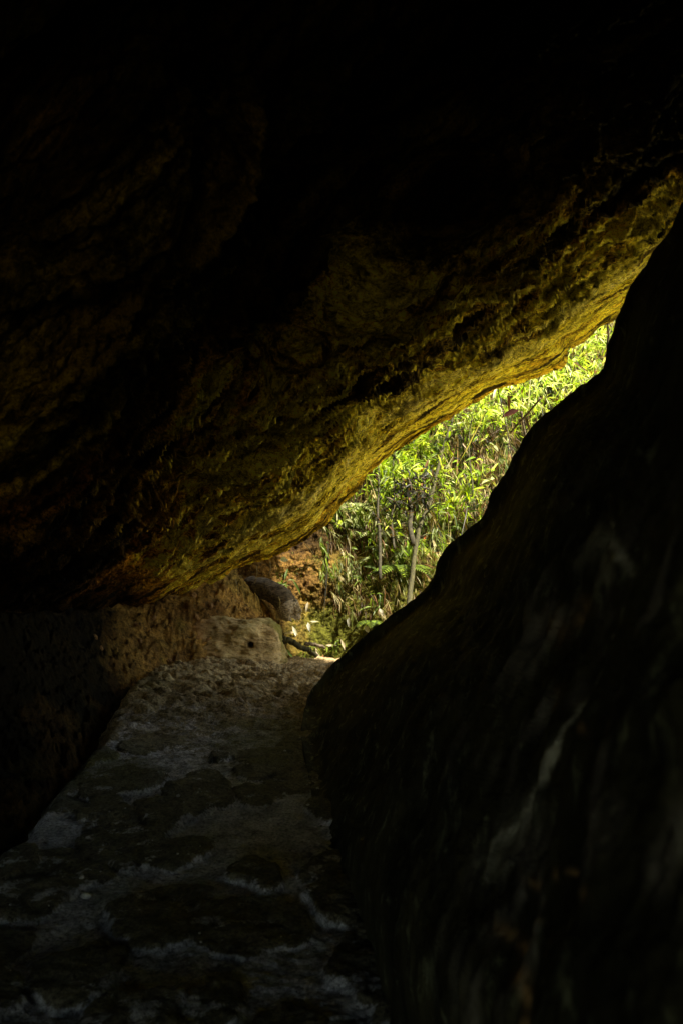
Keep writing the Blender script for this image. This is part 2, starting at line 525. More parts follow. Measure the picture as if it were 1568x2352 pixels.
CB = SIL[::2] + [(1568,1200,1.45),(1568,1700,1.1),(1568,2352,.92),(1568,800,2.1),(1300,2352,1.25),(1300,1900,1.6),(1300,1400,2.4),(1150,2100,1.9),(1050,2200,2.1),(1000,1800,3.3),(950,2100,2.8),
      (1000,1500,4.8),(850,1800,4.9),(850,1600,6.0),(1450,1100,2.2),(1400,1450,1.8),(1400,1000,3.1),(1150,1400,4.0),(1200,1700,2.2),(2600,0,1.6),(2600,1200,.8),(2600,2400,.6),(2600,3400,.55),(1568,3000,.8),(1800,3400,.7),(1300,2900,1.1)]
tps_b = TPS([(a, b) for a, b, c in CB], [1 / c for a, b, c in CB])

def build_boulder():
    nt, ns = 900, 420
    sil, q = polyline(SIL, nt, key=([0, .12, .9, 1], [0, .30, .80, 1]))
    ker = np.hanning(9); ker /= ker.sum()
    for k in range(3):
        sil[:, k] = np.convolve(np.pad(sil[:, k], 4, mode='edge'), ker, 'valid')
    s = np.linspace(0, 1, ns) ** 1.4
    xr = 2650
    px = sil[:, None, 0] + (xr - sil[:, None, 0]) * s[None]
    # fan the rows a bit so that they leave the outline squarely
    py = sil[:, None, 1] + np.interp(sil[:, 1], [0, 600, 1400, 2300], [250, 420, 330, 60])[:, None] * (1 - np.exp(-2.2 * s))[None]
    iv = tps_b(np.stack([px.ravel(), py.ravel()], -1)).reshape(px.shape)
    dist = px - sil[:, None, 0]
    w = np.exp(-(dist / 60.0) ** 2)
    iv = iv * (1 - w) + w / sil[:, 2][:, None]
    iv = np.clip(iv, .1, 2.2)
    G = W(px, py, 1 / iv)
    back = []
    for dx, dy, dz in ((.02,.06,0),(.06,.14,-.01),(.16,.26,-.03),(.32,.38,-.06),(.6,.5,-.2),(1.1,.55,-.5),(2.0,.55,-1.1),(3.5,.4,-1.8),(6,.1,-2.6)):
        back.append(G[:, 0] + np.array([dx, dy, dz]))
    B = np.stack(back[::-1], 1)
    near = np.stack([G[:, -1] + np.array([.15 * k, -k * 1.0, 0]) for k in (.5, 1, 2, 3.5, 5)], 1)
    A = np.concatenate([B, G, near], 1)
    nrm = grid_normals(A)
    i, j = nt // 2, len(back) + 200
    if np.dot(nrm[i, j], np.array([0, 0, CAM_Z]) - A[i, j]) < 0: nrm = -nrm
    P = A.reshape(-1, 3)
    Q = P * np.array([1.2, .8, .6])
    disp = .055 * fbm(Q * 1.6, 3) + .022 * ridged(Q * 4 + 3, 4) + .012 * fbm(P * 11, 4, .6)
    sd = np.concatenate([np.zeros((nt, len(back))), dist, np.full((nt, 5), 2000.)], 1).ravel()
    k = .5 + .5 * smooth(0, 260, sd)
    P2 = P + nrm.reshape(-1, 3) * (disp * k)[:, None]
    # mineral veins in the stone
    PX = np.concatenate([np.repeat(px[:, :1], len(back), 1), px, np.repeat(px[:, -1:], 5, 1)], 1).ravel()
    PY = np.concatenate([np.repeat(py[:, :1], len(back), 1), py, np.repeat(py[:, -1:], 5, 1)], 1).ravel()
    wob = np.stack([fbm(P * 6, 4, .65), fbm(P * 6 + 31, 4, .65)], -1) * 17
    XY = np.stack([PX, PY], -1) + wob
    def seg(pts, amp, base=0):
        best = np.zeros(len(PX))
        for a, b in zip(pts[:-1], pts[1:]):
            a_, b_ = np.array(a[:2], float), np.array(b[:2], float)
            ab = b_ - a_
            t = np.clip(((XY - a_) @ ab) / (ab @ ab), 0, 1)
            dd = np.linalg.norm(XY - a_ - t[:, None] * ab, axis=1)
            wd = .62 * (a[2] + (b[2] - a[2]) * t)
            ii = a[3] + (b[3] - a[3]) * t
            best = np.maximum(best, ii * np.exp(-(dd / wd) ** 2))
        return best * amp
    vein = seg([(1448,1415,7,.4),(1420,1500,9,.8),(1375,1590,10,1.),(1335,1650,11,1.),(1310,1700,12,1.),(1270,1790,11,.75),(1225,1860,14,.6),(1180,1900,14,.5),(1135,1960,16,.7),(1128,2010,10,.6),(1140,2030,8,.2)], 1.0)
    vein = np.maximum(vein, seg([(1420,1205,10,.5),(1440,1260,12,.8),(1470,1330,14,.5)], .9))
    vein = np.maximum(vein, seg([(1350,1300,26,.25),(1400,1240,40,.35),(1420,1330,30,.3)], .8))
    vein = np.maximum(vein, seg([(1225,1860,60,.35),(1140,1990,60,.3)], .7))
    tan = np.zeros(len(PX))
    for cx, cy, r, am in ((1208,2255,16,.75),(1228,2300,14,.75),(1235,2370,14,.7),(1205,2180,12,.55),(1250,2040,9,.4),(1290,1600,12,.35),(1285,1630,12,.3),(1360,1400,16,.3),(1340,1430,14,.3),
                          (1265,2120,7,.4),(1305,2020,7,.45),(1340,2015,7,.4),(1430,2080,14,.35),(1290,2215,8,.4),(1370,1690,10,.3),(1440,1700,14,.25),(1300,1450,20,.25),(1180,2150,12,.4)):
        tan = np.maximum(tan, am * np.exp(-(((XY[:, 0] - cx) / r) ** 2 + ((XY[:, 1] - cy) / (r * 1.5)) ** 2)))
    stn = .0 + .8 * smooth(.05, .45, fbm(P * np.array([9, 5, 3.5]), 3)) * smooth(900, 1350, PX) * smooth(1000, 1500, PY)
    col = np.stack([vein * 1.0, tan, stn * .5], -1)
    o = np_mesh('boulder', P2, grid_faces(*A.shape[:2]), M['boulder'], colors=np.clip(col, 0, 1))
    tag(o, 'tall black boulder with a pale crooked vein at the right of the path', 'boulder')
build_boulder()

# ------------------------------------------------------------------ path
def edge_x(y):
    return np.interp(y, [0, 3, 4.7, 5.9, 7.5, 8.6, 9.3, 9.8, 10.6], [-1.52, -1.56, -1.60, -1.67, -1.74, -1.80, -1.72, -1.35, -1.2]) 

def path_z(x, y):
    p = np.stack([x, y, 0 * x], -1)
    w = p + .22 * np.stack([noise3(p * 2.2), noise3(p * 2.2 + 30), 0 * x], -1)
    # flat stones set in mortar, voronoi-like from jittered points
    return w

def build_path():
    nx, ny = 330, 900
    y = np.linspace(0, 1, ny) ** 1.0 * 10.0 + .6
    u = np.linspace(0, 1, nx)
    X = edge_x(y)[None] + .09 * noise3(np.stack([0 * y, y * 1.7, 0 * y], -1))[None] + 0.05 * noise3(np.stack([0 * y + 5, y * 8, 0 * y], -1))[None] + u[:, None] * 3.4
    Y = np.broadcast_to(y[None], X.shape)
    P = np.stack([X.ravel(), Y.ravel(), np.zeros(X.size)], -1)
    wp = P + .13 * np.stack([fbm(P * 2.6, 3), fbm(P * 2.6 + 30, 3), 0 * P[:, 0]], -1)
    r = np.random.default_rng(21)
    cell = .33
    gx, gy = np.meshgrid(np.arange(-2.6, 2.6, cell), np.arange(0, 11.4, cell * 1.25), indexing='ij')
    C = np.stack([gx.ravel(), gy.ravel()], -1) + r.uniform(-.2, .2, (gx.size, 2))
    keep = r.uniform(size=len(C)) < .85
    C = C[keep]
    hts = r.uniform(-.018, .028, len(C))
    rad = r.uniform(.10, .22, len(C))
    best = np.full(len(P), -9.0); hh = np.zeros(len(P))
    for c, h, rr in zip(C, hts, rad):
        m = np.abs(wp[:, 1] - c[1]) < .6
        dx = (wp[m, 0] - c[0]) / 1.1; dy = (wp[m, 1] - c[1]) / 1.45
        e = rr - np.sqrt(dx * dx + dy * dy)
        b = best[m]; up = e > b
        b[up] = e[up]; best[m] = b
        t = hh[m]; t[up] = h; hh[m] = t
    stone = smooth(-.006, .028, best + .03 * fbm(P * 14, 3))
    z = (.024 + .8 * hh) * stone
    z += .030 * fbm(P * 1.3, 3) + 0.012 * fbm(P * 7, 4, .65) + .007 * fbm(P * 30, 3, .6)
    # worn natural bedrock near the end: layered pits
    far = smooth(6.6, 8.2, P[:, 1])
    lay = ridged(P * np.array([2.6, 6.5, 1]) + 3, 4, .55)
    z = z * (1 - .6 * far) + far * (.075 * lay - .05 * smooth(.1, .45, fbm(P * np.array([3.5, 8, 1]) + 4, 3)) + .03 * fbm(P * np.array([7, 16, 1]), 3))
    # end of the path sinks slightly, left rim rounded
    ux = (X - X[:1]).ravel()
    z -= .10 * (1 - smooth(0, .10, ux))
    z += .06 * far * smooth(-.4, -1.4, P[:, 0])
    z *= 1 - .5 * smooth(9.6, 10.2, P[:, 1])
    A = P.copy(); A[:, 2] = z
    A = A.reshape(nx, ny, 3)
    sk = A[0].copy(); sk[:, 2] -= .30; sk[:, 0] += .03
    A = np.concatenate([sk[None], A], 0)
    stone2 = np.concatenate([np.ones(ny) * .7, stone])
    PP = A.reshape(-1, 3)
    mortar = (1 - stone2) * smooth(9, 6.5, PP[:, 1]) 
    mortar = np.clip(mortar * (.95 + .5 * fbm(PP * 2.2, 3)) + .5 * smooth(-.02, .4, fbm(PP * 5 + 9, 5, .65)), 0, 1) * (1 - .5 * smooth(4.6, 6.8, PP[:, 1]))
    moss = smooth(.0, .35, fbm(PP * 1.2 + 5, 3)) * smooth(8.8, 7.6, PP[:, 1]) * smooth(5, 6.5, PP[:, 1])
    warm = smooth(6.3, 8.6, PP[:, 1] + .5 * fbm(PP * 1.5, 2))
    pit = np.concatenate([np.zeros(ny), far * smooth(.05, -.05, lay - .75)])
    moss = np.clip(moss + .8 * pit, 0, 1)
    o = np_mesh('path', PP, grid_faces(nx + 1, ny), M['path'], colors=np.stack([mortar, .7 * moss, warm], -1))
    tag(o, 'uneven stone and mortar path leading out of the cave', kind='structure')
    return A
PATH = build_path()

def build_ledge():  # unseen shelf, added to throw sunlight up at the roof
    nx, ny = 160, 90
    X, Y = np.meshgrid(np.linspace(1.15, 9, nx), np.linspace(7.6, 11.2, ny), indexing='ij')
    P = np.stack([X.ravel(), Y.ravel(), 0 * X.ravel()], -1)
    P[:, 2] = -.015 + .03 * fbm(P * 1.3, 3) + .03 * ridged(P * np.array([2.6, 6.5, 1]), 3)
    o = np_mesh('bounce_ledge', P, grid_faces(nx, ny), M['ledge'])
    tag(o, 'pale sandstone shelf added out of view to bounce sunlight onto the roof', kind='structure')
build_ledge()

# ------------------------------------------------------------------ earth bank on the left, inside the cave
BK = [(-1.62,1,-.16),(-1.7,4,-.18),(-1.75,6,-.16),(-1.85,8,-.10),(-1.75,9.0,-.03),(-1.5,9.6,.02),(-1.1,9.75,.0),(-.7,9.8,-.04),(-.3,9.8,-.1),
      (-2.3,6.5,.34),(-2.45,7,.85),(-2.0,7.2,.05),(-2.6,8.5,.82),(-2.2,8.6,.30),(-2.0,9.3,.25),(-1.98,10.0,.68),(-1.38,10.4,.84),(-1.6,9.9,.44),(-1.4,9.95,.36),(-1.25,10.15,.50),(-1.0,10.45,.50),(-1.2,9.8,.12),(-.95,9.95,.10),
      (-1.38,11.2,.95),(-2.2,11,.95),(-3,10,1.2),(-3.4,7,1.2),(-3,5,.7),(-2.2,5,.02),(-2.2,3,-.1),(-3.5,3,.5),(-4.5,1,.8),(-2.2,1,-.1),(-5,6,1.3),(-5,10,1.5),(-.6,10.6,.15),(-.3,10.6,-.1),(-5,12,1.8)]
tps_k = TPS([(a, b) for a, b, c in BK], [c for a, b, c in BK], scale=4.0)
def build_bank():
    nx, ny = 420, 620
    X, Y = np.meshgrid(np.linspace(-5, -.66, nx) , np.linspace(.3, 11.4, ny), indexing='ij')
    P = np.stack([X.ravel(), Y.ravel()], -1)
    z = tps_k(P)
    P3 = np.stack([P[:, 0], P[:, 1], z], -1)
    # beneath the path keep it below the stone
    under = smooth(edge_x(P[:, 1]) - .02, edge_x(P[:, 1]) + .12, P[:, 0]) * smooth(10.0, 9.3, P[:, 1])
    n_ = .11 * fbm(P3 * 2.4, 3) + .06 * ridged(P3 * np.array([5, 7, 7]), 3) * .6 + .06 * np.maximum(fbm(P3 * 8 + 3, 4, .65) - .05, 0) * 2 + .03 * fbm(P3 * 14, 4, .65) + .014 * fbm(P3 * 35, 2)
    z = z + n_ * (1 - .3 * under) - .22 * under
    P3[:, 2] = z
    moss = .35 * smooth(.1, .4, fbm(P3 * 1.7, 3))
    dark = np.clip(smooth(9.5, 8.3, P3[:, 1] + .5 * fbm(P3 * 2, 3)) * .8 + smooth(-1.85, -2.45, P3[:, 0] + .4 * fbm(P3 * 2 + 4, 3)) * .9, 0, .96)  # cave shade painted into the near and left soil
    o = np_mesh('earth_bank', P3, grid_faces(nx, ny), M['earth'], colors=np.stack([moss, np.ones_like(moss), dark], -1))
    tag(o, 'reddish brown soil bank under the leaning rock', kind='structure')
build_bank()

# ------------------------------------------------------------------ sandstone block at the end of the bank
def build_block():
    n = 90
    # a superellipsoid-like squared rock, deformed
    cx, cy, cz = -1.12, 10.35, .17
    hx, hy, hz = .50, .42, .34
    fs = []; Vs = []
    off = 0
    u, v = np.meshgrid(np.linspace(-1, 1, n), np.linspace(-1, 1, n), indexing='ij')
    for ax in range(3):
        for sg in (-1, 1):
            q = np.zeros((n * n, 3))
            a, b = [(1, 2), (0, 2), (0, 1)][ax]
            q[:, ax] = sg; q[:, a] = u.ravel(); q[:, b] = v.ravel()
            # round corners
            p = 5.0
            r = (np.abs(q) ** p).sum(1) ** (1 / p)
            q = q / r[:, None]
            Vs.append(q)
            f = grid_faces(n, n, flip=(sg > 0) ^ (ax == 1))
            fs.append(f + off); off += n * n
    q = np.concatenate(Vs)
    P = np.stack([cx + q[:, 0] * hx, cy + q[:, 1] * hy, cz + q[:, 2] * hz], -1)
    # lean: front face slopes forward at its foot; top dips to the right; left side swells into the bank
    low = (1 - q[:, 2]) * .5
    P[:, 1] -= .42 * low ** 1.4 * (q[:, 1] < 0.2)
    P[:, 0] += .06 * low
    P[:, 2] -= .05 * smooth(-.2, 1, q[:, 0])
    P[:, 0] -= .25 * smooth(0, -1, q[:, 0]) * low
    nr = q / np.linalg.norm(q, axis=1)[:, None]
    P += nr * (.08 * fbm(P * 3.0, 3) + .03 * fbm(P * np.array([7, 7, 18]), 4, .6))[:, None]
    # the round hole in the face
    hc = np.array([-.90, 0, .28])
    dd = np.hypot(P[:, 0] - hc[0], P[:, 2] - hc[2])
    front = (q[:, 1] < -.6)
    hole = front * smooth(.034, .022, dd)
    P[:, 1] += .10 * hole
    moss = smooth(.5, 1, q[:, 0]) * smooth(-.3, .6, q[:, 2]) * .8 * (1 - front) + .25 * smooth(.1, .4, fbm(P * 3, 2))
    o = np_mesh('sandstone_block', P, np.concatenate(fs), M['block'], colors=np.stack([moss, hole, .9 * smooth(-.05, -.75, q[:, 0] + .5 * fbm(P * 5, 3))], -1))
    tag(o, 'pale squared sandstone block with a small round hole at the path end', 'rock')
build_block()

# ------------------------------------------------------------------ hillside outside
def hill_y(x, z):
    x = np.asarray(x, float); z = np.asarray(z, float)
    steep = smooth(.55, -.45, x)                 # cut earth face on the left
    y = 10.45 + (1 - steep) * (.75 * np.maximum(z, 0) + .55 * np.maximum(z - .6, 0) - .12 * x) + steep * (.55 * np.maximum(z, 0) + .25 * np.maximum(z - 1.2, 0) + .35)
    y = y + .5 * np.maximum(z - 4.5, 0) + 1.2 * np.maximum(-z, 0) * -1
    p = np.stack([x, 0 * x, z], -1).reshape(-1, 3)
    n_ = (.35 * fbm(p * .8 + 3, 3)).reshape(x.shape) * smooth(-.1, .8, z)
    return y + n_

def build_hill():
    nx, nz = 620, 620
    xs = np.concatenate([np.linspace(-7, -1.6, 60), np.linspace(-1.58, 3.4, 440), np.linspace(3.45, 14, 120)])
    zs = np.concatenate([np.linspace(-.35, 3.2, 440), np.linspace(3.22, 14, 180)])
    X, Z = np.meshgrid(xs, zs, indexing='ij')
    Y = hill_y(X, Z)
    P = np.stack([X.ravel(), Y.ravel(), Z.ravel()], -1)
    det = .05 * fbm(P * np.array([2.6, 2.6, 2.6]), 3) + .035 * fbm(P * 7, 4, .65) + .03 * ridged(P * np.array([16, 16, 5]), 2) * .35 + .010 * fbm(P * 30, 2)
    P[:, 1] -= det
    P[:, 2] += det * .4
    x, z = P[:, 0], P[:, 2]
    nz_ = fbm(P * 1.8, 3)
    # bare red earth patches high on the cut, moss lower down and to the right
    moss = smooth(-.75, -.05, x + .5 * nz_ - .55 * (z - .4)) 
    bare = smooth(.16, .0, np.abs((z - .72) - .25 * (x + .2) + .25 * nz_)) * smooth(.45, .0, np.abs(x + .15))
    moss = np.clip(moss * (1 - .85 * bare) , 0, 1)
    dark = smooth(.95, 1.35, z + .25 * nz_) * .75
    o = np_mesh('hillside', P, grid_faces(len(xs), len(zs)), M['earth'], colors=np.stack([moss, .60 + .2 * nz_, dark], -1))
    tag(o, 'mossy earth slope outside the cave', kind='structure')
build_hill()

# ------------------------------------------------------------------ cave shell behind and above the camera, ground to the horizon
def build_shell():
    na, ny = 160, 200
    a = np.linspace(-.12, math.pi + .12, na)
    y = np.linspace(-6.5, 6.6, ny)
    A, Yv = np.meshgrid(a, y, indexing='ij')
    clos = np.sqrt(np.clip(1 - smooth(-3.5, -6.5, Yv) ** 2 * .62, 0.05, 1))
    R = np.stack([.6 - 2.6 * smooth(-2.5, -6.5, Yv) - 5.6 * np.cos(A) * clos, Yv, .2 + 4.4 * np.sin(A) * clos], -1)
    P = R.reshape(-1, 3)
    ctr = np.stack([np.full(len(P), .6), P[:, 1], np.full(len(P), .2)], -1)
    nr = P - ctr; nr /= np.linalg.norm(nr, axis=1)[:, None]
    P = P + nr * (.3 * fbm(P * .7, 3) + .06 * fbm(P * 4, 3))[:, None]
    o = np_mesh('cave_wall', P, grid_faces(na, ny), M['cavewall'])
    tag(o, 'dark rock shell of the cave behind the viewer', kind='structure')
build_shell()
g = np_mesh('ground', np.array([(-300, -300, -.62), (300, -300, -.62), (300, 300, -.62), (-300, 300, -.62)], float), np.array([[0, 1, 2, 3]]), M['forest'])
tag(g, 'dark forest soil around the rocks', kind='structure')

# ------------------------------------------------------------------ vegetation
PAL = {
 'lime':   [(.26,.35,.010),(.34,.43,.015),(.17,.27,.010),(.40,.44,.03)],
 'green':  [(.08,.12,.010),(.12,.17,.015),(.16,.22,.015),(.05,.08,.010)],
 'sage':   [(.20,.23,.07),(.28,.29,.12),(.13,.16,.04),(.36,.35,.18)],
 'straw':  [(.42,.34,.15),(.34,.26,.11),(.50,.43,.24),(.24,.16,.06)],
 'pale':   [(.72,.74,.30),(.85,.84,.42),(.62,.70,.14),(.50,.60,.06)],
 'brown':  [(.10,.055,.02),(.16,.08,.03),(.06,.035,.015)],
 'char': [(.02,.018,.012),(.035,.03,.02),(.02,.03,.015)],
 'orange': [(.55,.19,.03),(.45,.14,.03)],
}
def pick(names, probs, n, r=RNG):
    k = r.choice(len(names), size=n, p=np.array(probs) / sum(probs))
    out = np.zeros((n, 3))
    for i, nm in enumerate(names):
        m = k == i
        arr = np.array(PAL[nm])
        out[m] = arr[r.integers(0, len(arr), m.sum())] * r.uniform(.8, 1.2, (m.sum(), 1))
    return out

def hill_pts(n, x0, x1, z0, z1, off0, off1, r=RNG):
    x = r.uniform(x0, x1, n); z = r.uniform(z0, z1, n)
    y = hill_y(x, z)
    off = r.uniform(off0, off1, n)
    return np.stack([x, y - off * .75, z + off * .6], -1)

def undergrowth():
    r = RNG
    V, Cc = [], []
    def add(pos, names, probs, l0, l1, wr, main=(.15, -.3, -.6), jit=.5, spread=.45, k=5, droop=.3, gap=0.0, gs=2.2):
        if gap:
            pos = pos[fbm(pos * gs + 7.7, 3) > gap - .35]
        n = len(pos)
        m = r.normal(size=(n, 3)) * jit + np.array(main)
        L = r.uniform(l0, l1, n) * (.86 if l1 < .4 else 1)
        col = pick(names, probs, n)
        pos = np.repeat(pos, k, 0); m = np.repeat(m, k, 0); L = np.repeat(L, k) * r.uniform(.6, 1.1, n * k); col = np.repeat(col, k, 0) * r.uniform(.75, 1.25, (n * k, 1))
        m = m / np.linalg.norm(m, axis=1)[:, None]
        d = m + r.normal(size=(n * k, 3)) * spread
        pos = pos + m * (r.uniform(-.4, .4, (n * k, 1)) * L[:, None])
        nr = r.normal(size=(n * k, 3)) * .55 + np.array([.1, -.5, .9])
        v, f, c = leaves(pos, d, nr, L, L * wr * r.uniform(.7, 1.3, n * k), col, droop=droop)
        V.append((v, f)); Cc.append(c)
    # generic growth over the whole slope, thin blades near the soil
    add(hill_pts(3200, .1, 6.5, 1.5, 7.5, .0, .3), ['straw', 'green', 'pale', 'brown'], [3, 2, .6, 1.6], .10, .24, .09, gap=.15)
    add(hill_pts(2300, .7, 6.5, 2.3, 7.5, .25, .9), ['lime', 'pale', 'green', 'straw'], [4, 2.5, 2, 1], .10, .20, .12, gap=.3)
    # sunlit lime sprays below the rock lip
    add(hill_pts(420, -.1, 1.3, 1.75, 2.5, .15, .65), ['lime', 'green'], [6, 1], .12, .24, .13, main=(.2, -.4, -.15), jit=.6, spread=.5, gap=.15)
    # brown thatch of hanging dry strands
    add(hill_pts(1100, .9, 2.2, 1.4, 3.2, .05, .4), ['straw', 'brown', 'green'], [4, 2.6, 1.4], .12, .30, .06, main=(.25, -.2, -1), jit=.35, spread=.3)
    # bamboo in the sun, glare painted in as pale leaf colour
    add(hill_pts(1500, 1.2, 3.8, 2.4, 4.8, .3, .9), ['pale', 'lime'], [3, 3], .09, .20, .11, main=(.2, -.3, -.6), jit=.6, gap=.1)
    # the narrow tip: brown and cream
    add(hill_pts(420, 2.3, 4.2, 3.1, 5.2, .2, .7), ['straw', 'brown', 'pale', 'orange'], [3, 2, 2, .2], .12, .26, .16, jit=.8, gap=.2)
    # grey green drooping leaves with dark gaps
    add(hill_pts(560, -.25, 1.2, .75, 1.9, .05, .4), ['sage', 'green', 'straw'], [4, 2, 1.4], .10, .20, .13, main=(.35, -.25, -1), jit=.3, spread=.35, gap=.36, gs=2.8)
    add(hill_pts(420, -.1, 1.7, .9, 2.0, .05, .35), ['green', 'lime', 'sage', 'orange'], [3, 2, 1, .1], .08, .17, .13, main=(.1, -.4, -.5), jit=.5, gap=.25, gs=2.8)
    # dry litter low down
    add(hill_pts(800, -.15, 1.7, .45, 1.35, .0, .18), ['straw', 'brown', 'sage'], [2.2, 3.2, .6], .12, .30, .05, main=(.4, -.15, -1), jit=.3, spread=.3, k=4, gap=.15, gs=3)
    # broader leaves of other herbs and climbers
    add(hill_pts(420, -.2, 4.2, .8, 4.8, .15, .75), ['green', 'lime', 'sage', 'pale'], [4, 2, 2, 1], .07, .15, .42, main=(.1, -.5, -.3), jit=.6, spread=.5, k=4, droop=.2, gap=.3, gs=1.8)
    add(hill_pts(900, -.2, 4.2, .8, 4.8, .3, .9), ['char', 'brown', 'green'], [2, 2, 2], .05, .13, .2, main=(.1, -.3, -.8), jit=.6, gap=.45, gs=1.4)
    # upright and hanging bare stems
    add(hill_pts(520, -.2, 4.5, .9, 5.0, .1, .7), ['straw', 'brown', 'char', 'green'], [2, 3, 3, 1], .45, 1.2, .018, main=(.1, -.15, -1), jit=.22, spread=.12, k=2, droop=.08)
    add(hill_pts(260, .2, 4.5, 1.4, 5.0, .4, .9), ['brown', 'straw'], [3, 1], .4, .9, .02, main=(.5, -.1, .6), jit=.4, spread=.2, k=1, droop=.1)
    v, f = merge(V)
    o = np_mesh('undergrowth', v, f, M['leaf'], colors=np.concatenate(Cc), smooth_shade=False)
    tag(o, 'tangled mass of bamboo leaves and dry blades covering the bright slope', 'undergrowth', kind='stuff')
undergrowth()

def moss_blades():
    r = RNG
    n = 16000
    pos = hill_pts(n, -.9, 1.5, -.05, 1.15, -.03, .015)
    d = r.normal(size=(n, 3)) * .55 + np.array([.1, -.5, .35])
    nr = r.normal(size=(n, 3)) + np.array([0, -.5, .5])
    L = r.uniform(.012, .04, n)
    c = np.array([(.10,.11,.01),(.16,.17,.02),(.24,.23,.04),(.07,.075,.01),(.2,.14,.05)])[r.integers(0, 5, n)]
    keep = (fbm(pos * 2.0 + 2, 3) + .35 * (pos[:, 0] + .3) > -.1)
    pos, d, nr, L, c = pos[keep], d[keep], nr[keep], L[keep], c[keep]
    v, f, cc = leaves(pos, d, nr, L, L * .22, c)
    o = np_mesh('moss', v, f, M['leaf'], colors=cc, smooth_shade=False)
    tag(o, 'short yellow green moss on the lower earth slope', 'moss', kind='stuff')
moss_blades()

def hp(px, py, off=0.0):
    """point of the hillside seen along a bearing of the survey"""
    d = 10.0
    for _ in range(40):
        p = W(px, py, d)
        yy = float(hill_y(np.array([p[0]]), np.array([p[2]]))[0])
        d = d + .6 * (yy - p[1])
    p = W(px, py, d)
    return Vector((p[0], p[1] - off, p[2] + .3 * off))

def plant(name, label, cat, base, height, lean, n, L0, L1, wr, pal, stem_r=.006, stem_mat='stem', group=None, crown=.35, down=.3, pw=.6, spread=.12, droop=.3):
    root = empty(name, base)
    tag(root, label, cat, group)
    k = 10
    t = np.linspace(0, 1, k)
    bend = np.array([lean[0], lean[1], 0])
    path = np.stack([bend[0] * t ** 1.6 + .02 * np.sin(t * 7) * height, bend[1] * t ** 1.6, height * t], -1)
    path[0, 2] -= .06
    v, f = tube(path, stem_r * (1 - .65 * t), 6, .08)
    so = np_mesh('stem', v, f, M[stem_mat], root)
    tt = crown + (1 - crown) * RNG.uniform(0, 1, n) ** pw
    P = np.stack([np.interp(tt, t, path[:, i]) for i in range(3)], -1) + RNG.normal(size=(n, 3)) * spread * np.array([1, .8, .6])
    d = RNG.normal(size=(n, 3)) + np.array([0, -.3, -down])
    nr = RNG.normal(size=(n, 3)) * .4 + np.array([.1, -.4, 1])
    L = RNG.uniform(L0, L1, n)
    v, f, c = leaves(P, d, nr, L, L * wr, pick(pal[0], pal[1], n), droop=droop)
    np_mesh('foliage', v, f, M['leaf'], root, colors=c, smooth_shade=False)
    return root

# bamboo clumps in the light
bam = [(900,1180,.9,(.15,-.2),'bright lime bamboo shoot leaning just beyond the lip of the overhanging rock'),
       (945,1160,.8,(-.05,-.2),'lime green bamboo sprig spreading wide above the dark leaf clump'),
       (1010,1180,.6,(.25,-.1),'bamboo sprig right of the slender mossy tree trunk'),
       (1090,1110,.5,(-.1,-.2),'yellow green bamboo sprig beside the hump of the black boulder'),
       (1075,1010,.8,(.1,-.3),'pale bamboo clump in full sun in the middle of the opening'),
       (1140,1000,.9,(-.1,-.3),'bamboo clump glowing nearly white next to the hanging red leaf'),
       (1190,960,.8,(.15,-.2),'thin bamboo sprig standing behind the crossing twigs'),
       (1290,900,.6,(.1,-.2),'mixed dry and green bamboo clump in the narrow part of the opening'),
       (1350,850,.6,(-.1,-.2),'bamboo sprig with dark green leaves where the opening narrows'),
       (1395,790,.6,(.05,-.2),'topmost bamboo sprig at the tip of the bright opening')]
for i, (px, py, h, ln, lb) in enumerate(bam):
    b = hp(px, py + 60)
    plant('bamboo_shoot', lb, 'bamboo', b, h, ln, 90, .10, .22, .15, (['lime', 'pale', 'green'], [5, 2 if i > 3 else .6, 2]), .006, 'stem', 'bamboo growing outside the cave', spread=.14)  # upper shoots get more pale leaves, sun glare put into the colour

# leafy herbs, lower
herbs = [(800,1210,.35,(.1,-.15),'sage','grey green drooping herb under the lip of the overhanging rock'),
         (840,1290,.30,(.1,-.15),'sage','sage coloured herb with hanging narrow leaves in the dark litter'),
         (812,1330,.28,(.05,-.15),'green','small fresh green herb on the edge of the bare earth'),
         (905,1300,.35,(.12,-.15),'sage','herb with broad pale leaves left of the fern'),
         (860,1390,.25,(.05,-.1),'green','little green herb low on the slope above the boulder'),
         (700,1500,.16,(.06,-.08),'green','grassy sprout behind the fallen branch'),
         (760,1480,.16,(.08,-.08),'green','arching grass sprout on the mossy foot of the slope'),
         (1045,1170,.3,(.05,-.15),'lime','plant with large lime leaves close to the black boulder'),
         (855,1160,.3,(.05,-.15),'lime','plant with one big round pale leaf against the rock lip'),
         (640,1330,.13,(.14,-.06),'green','single bright green sprig rooted above the broken log')]
for px, py, h, ln, pl, lb in herbs:
    b = hp(px, py + 25)
    plant('herb', lb, 'plant', b, h, ln, 16, .10 if py < 1400 else .06, .20 if py < 1400 else .12, .26 if pl != 'green' else .16, ([pl, 'green'], [4, 1]), .004, 'stem', 'herbs on the slope', crown=.2, down=.5, spread=.04, droop=.4)

